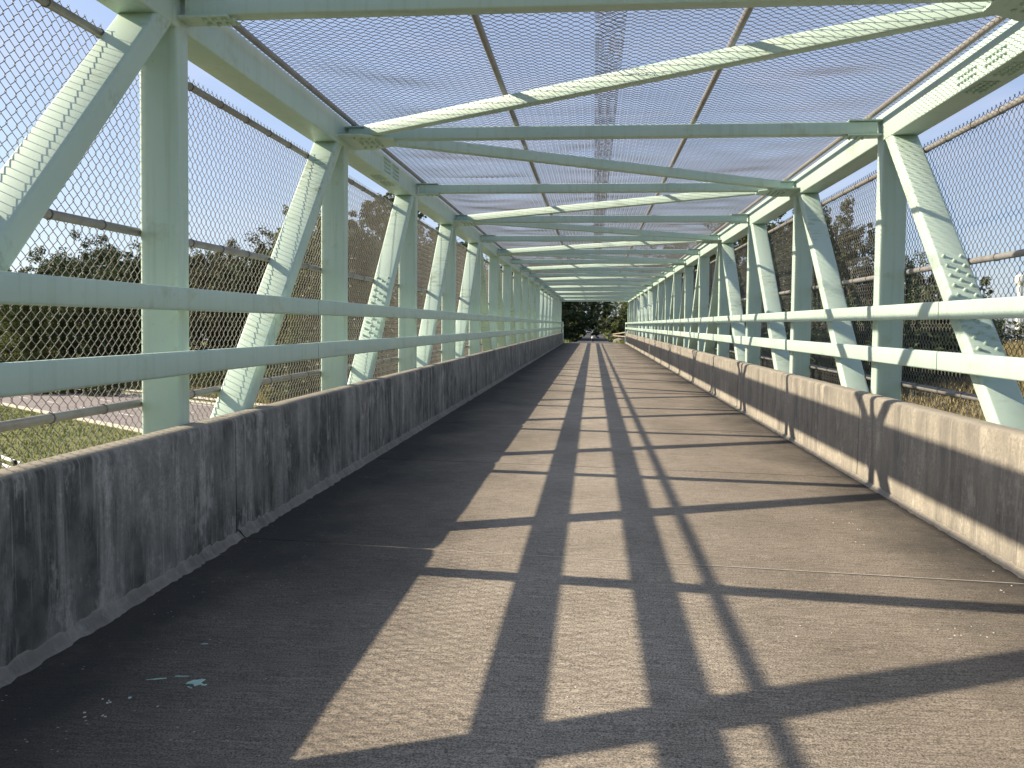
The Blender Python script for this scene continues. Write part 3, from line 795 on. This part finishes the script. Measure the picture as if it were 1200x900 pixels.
for i, (px, ds, hh) in enumerate(((765, 78, 5), (800, 72, 6), (840, 66, 6.5), (885, 62, 6.5), (925, 60, 6.5), (965, 60, 6), (1010, 60, 6.2), (1052, 60, 6.6), (1090, 62, 6.2), (1122, 112, 5.0), (1165, 128, 3.6), (1205, 130, 3.6), (1245, 128, 3.6))):
    pos_ = ('first', 'second', 'third', 'fourth', 'fifth', 'sixth', 'seventh', 'eighth', 'ninth', 'tenth', 'eleventh', 'twelfth', 'thirteenth')[i]
    plant('darkshrub', px, 0, ds, f'dark bush under the right trees, {pos_} from the path', SHR, 1.25, height=hh)
SHP = 'undergrowth beside the far path'
for i, (X, Y, hh) in enumerate(((-4.2, 62, 2.6), (-3.4, 72, 2.4), (-3.2, 90, 2.6), (-3.4, 112, 3.0), (4.2, 63, 2.4), (3.6, 76, 2.8), (3.4, 92, 2.6), (3.6, 114, 3.0))):
    pos_ = ('nearest', 'second nearest', 'third nearest', 'farthest')[i % 4]; sd_ = 'left' if X < 0 else 'right'
    plant('darkshrub' if i % 2 else 'shrub', 0, 0, 0, f'{pos_} low bush on the {sd_} verge of the far path', SHP, 1.2, X=X, Y=Y, height=hh)

# ------------------------------------------------------------------ grass
def grass(name, label, mat, spots, hgt, wid):
    b = MB()
    for X, Y in spots:
        z = terrain(X, Y); h = hgt*rnd.uniform(.5, 1.3); a_ = rnd.uniform(0, math.pi)
        for q in range(3):
            a2 = a_+q*1.05; ux, uy = math.cos(a2)*wid, math.sin(a2)*wid
            lx, ly = rnd.gauss(0, .35)*h, rnd.gauss(0, .35)*h; cx, cy = X+rnd.gauss(0, wid*2), Y+rnd.gauss(0, wid*2)
            o = len(b.v)
            b.v += [(cx-ux, cy-uy, z-.05), (cx+ux, cy+uy, z-.05), (cx+lx, cy+ly, z+h)]; b.f.append((o, o+1, o+2))
    o = link(name, b.mesh(name, mat)); o['kind'] = 'stuff'; o['label'] = label; return o
sp = []
for i in range(26000):
    t, s = rnd.uniform(20, 130), rnd.uniform(-6, 21.6); q = along(t, s, 0)
    if q[0] < -4 and q[1] > 8: sp.append((q[0], q[1]))
grass('grass', 'mown green grass verge on the near side of the road', GREEN, sp, .16, .035)
sp = []
for i in range(16000):
    t, s = rnd.uniform(12, 150), 41.4+abs(rnd.gauss(0, 8))
    q = along(t, s, 0)
    if q[0] < -9: sp.append((q[0], q[1]))
grass('tall_grass', 'rough olive grass on the far bank of the road', leaf_mat('rough_grass', (.12, .13, .035), (.24, .22, .08)), sp, .75, .09)
sp = []
for i in range(30000):
    px = rnd.uniform(1000, 1330); ds = 42+abs(rnd.gauss(0, 38)); q = at_dist(px, ds)
    if .638*q.x+.77*q.y > 38: sp.append((q.x, q.y))
grass('dry_grass', 'dry golden grass field on the right bank', DRY, sp, .8, .07)
sp = []
for i in range(5000):
    X = rnd.choice((-1, 1))*(1.75+abs(rnd.gauss(0, 1.6))); sp.append((X, rnd.uniform(58, 150)))
grass('verge_grass', 'short grass along the verges of the far path', GREEN, sp, .25, .05)

# ------------------------------------------------------------------ small things outside
# two-bar white barrier beside the near verge
c = hit_z(12, 540, Z0+.75)
t0 = c.x*U.x+c.y*U.y; s0 = c.x*N.x+c.y*N.y
o3 = Vector(along(t0-1.0, s0, terrain(*along(t0-1.0, s0, 0)[:2])))
BR = thing('barrier_rail', 'white two-bar barrier on the grass at the lower left', 'barrier', None, o3, rz)
b = MB(); b.sweep(rrect(.05, .14, .015), (-.4, 0, .88), (5.2, 0, .88), (0, 1, 0), (0, 0, 1)); link('bar', b.mesh('bar', WHITE, 35), BR)
b = MB(); b.sweep(rrect(.05, .14, .015), (-.4, 0, .55), (5.2, 0, .55), (0, 1, 0), (0, 0, 1)); link('bar', b.mesh('bar', WHITE, 35), BR)
for x in (0, 2.4, 4.8):
    b = MB(); b.sweep(rrect(.12, .12, .01), (x, .09, -.3), (x, .09, .98), (1, 0, 0), (0, 1, 0)); link('post', b.mesh('post', RUBBER, 35), BR)

# dark car on the road
c = hit_z(71, 457, Z0)
def car(loc, rot):
    T = thing('parked_car', 'dark car on the grey road, mostly hidden by the lower left rail', 'car', None, loc, rot)
    def loft(sec, name, mat, par=T):
        b = MB(); n = len(sec[0][1])
        for x, pr in sec: b.v += [(x, y, z) for y, z in pr]
        for i in range(len(sec)-1):
            for j in range(n): b.f.append((i*n+j, i*n+(j+1) % n, (i+1)*n+(j+1) % n, (i+1)*n+j))
        b.f.append(tuple(range(n-1, -1, -1))); b.f.append(tuple(range((len(sec)-1)*n, len(sec)*n)))
        return link(name, b.mesh(name, mat, 40), par)
    def pr(w, z0, z1): return [(-w*.96, z0), (w*.96, z0), (w, z0+.2), (w, z1-.18), (w*.92, z1), (-w*.92, z1), (-w, z1-.18), (-w, z0+.2)]
    loft([(-2.2, pr(.78, .40, .78)), (-2.0, pr(.88, .24, .92)), (-.9, pr(.91, .22, .96)), (.9, pr(.91, .22, .95)), (1.75, pr(.88, .24, .84)), (2.2, pr(.74, .38, .70))], 'body', DARKCAR)
    def ca(w0, w1, z0, z1): return [(-w0, z0), (w0, z0), (w1, z1), (-w1, z1)]
    cb = loft([(-1.75, ca(.80, .80, .90, .93)), (-1.05, ca(.82, .64, .93, 1.40)), (-.2, ca(.83, .66, .93, 1.46)), (.35, ca(.83, .64, .93, 1.42)), (1.15, ca(.80, .80, .90, .93))], 'cabin', DARKCAR)
    for s in (-1, 1):
        for x0, x1 in ((-.95, -.12), (-.04, .55)):
            b = MB(); f = lambda x, t: (x, s*(.835-.175*t+.004), .96+.42*t)
            b.add([f(x0, .05), f(x1+.28*(x1 > .3), .05), f(x1, .82), f(x0+.05, .82)], [(0, 1, 2, 3) if s < 0 else (3, 2, 1, 0)])
            link('window', b.mesh('window', GLASS), cb)
        for x in (-1.35, 1.35):
            b = MB(); b.cone((0, -.10, 0), (0, .10, 0), .32, .32, 20); wl = link('wheel', b.mesh('tyre', RUBBER, 40), T, (x, s*.82, .32))
            b = MB(); b.cone((0, s*.08, 0), (0, s*.108, 0), .19, .19, 14); link('rim', b.mesh('rim', CHROME, 40), wl)
        b = MB(); b.dome((2.12, s*.58, .66), (1, s*.2, .1), .10, .04); link('headlight', b.mesh('headlight', LAMP, 50), T)
        b = MB(); b.dome((-2.15, s*.60, .76), (-1, s*.2, 0), .09, .03); link('tail_light', b.mesh('tail_light', RED, 50), T)
car((c.x, c.y, Z0+.004), rz)

# far water tower
q = at_dist(1193, 520)
WT = thing('water_tower', 'white pedestal water tower on the horizon at the right edge', 'water tower', None, (q.x, q.y, terrain(q.x, q.y)))
d = ray(1193, 321); ztop = CAM_H + d.z/math.hypot(d.x, d.y)*520 - terrain(q.x, q.y)
def lathe(prof, n, name, mat, par):
    b = MB()
    for r_, z in prof: b.v += [(r_*math.cos(2*math.pi*i/n), r_*math.sin(2*math.pi*i/n), z) for i in range(n)]
    for k in range(len(prof)-1): b.f += [(k*n+i, k*n+(i+1) % n, (k+1)*n+(i+1) % n, (k+1)*n+i) for i in range(n)]
    return link(name, b.mesh(name, mat, 40), par)
lathe([(2.3, -1), (1.6, 4), (1.35, ztop-9), (1.5, ztop-6.0)], 20, 'pedestal', WHITE, WT)
lathe([(1.5, ztop-6.0), (2.6, ztop-4.6), (2.9, ztop-3.0), (2.6, ztop-1.2), (1.4, ztop-.3), (.01, ztop)], 24, 'tank', WHITE, WT)

# wooden rail and pale rubble past the far end, right of the path
GRL = thing('guard_rail', 'weathered guard rail flaring right of the path past the deck end', 'railing', None, (0, 58.2, path_z(58.2)))
A_, B_2 = Vector((2.45, 0, 0)), Vector((1.1, 9.5, sh(9.5)))
for z in (.80, .45):
    b = MB(); b.sweep(rrect(.05, .08, .01), A_+Vector((0, 0, z)), B_2+Vector((0, 0, z-.35*(z > .6))), Vector((1, 0, 0)), Vector((0, 0, 1))); link('rail', b.mesh('rail', WOOD, 35), GRL)
for i in range(5):
    q = A_.lerp(B_2, i/4); b = MB(); b.sweep(rrect(.08, .08, .01), q+Vector((.11, 0, -.5)), q+Vector((.11, 0, 0.86-.33*i/4)), (1, 0, 0), (0, 1, 0)); link('post', b.mesh('post', WOOD, 35), GRL)
BL = thing('bollard', 'short white bollard in the path just past the deck end', 'bollard', None, (-.03, 63.5, path_z(63.5)+.01))
lathe([(.07, -.2), (.07, .22), (.065, .25)], 14, 'post', RUBBER, BL); lathe([(.09, .24), (.095, .32), (.06, .37), (.01, .38)], 14, 'cap', WHITE, BL)
def rock(i, X, Y, s):
    r_ = random.Random(i); b = MB(); n = 7; rings = [(.0, .75), (.35, 1.0), (.75, .8), (1.0, .35)]
    for hz, rr in rings: b.v += [(s*rr*r_.uniform(.7, 1.15)*math.cos(6.283*k/n), s*rr*r_.uniform(.7, 1.15)*math.sin(6.283*k/n), s*hz*.8*r_.uniform(.85, 1.1)) for k in range(n)]
    for k in range(3): b.f += [(k*n+q, k*n+(q+1) % n, (k+1)*n+(q+1) % n, (k+1)*n+q) for q in range(n)]
    b.f.append(tuple(range(3*n, 4*n)))
    lab = ('largest', 'middle-sized', 'smallest')[i % 3]
    tag(link('rock', b.mesh('rock', ROCK, 40), None, (X, Y, terrain(X, Y)-.1)), f'{lab} pale rock on the {"left" if X < 0 else "right"} of the path past the deck end', 'rock', 'rocks past the deck end')
for i, (X, Y, s) in enumerate(((-2.5, 60.5, .55), (-1.95, 62.5, .4), (-2.2, 65, .28), (2.0, 63, .6), (1.95, 66, .45), (2.8, 61, .3))): rock(i, X, Y, s)
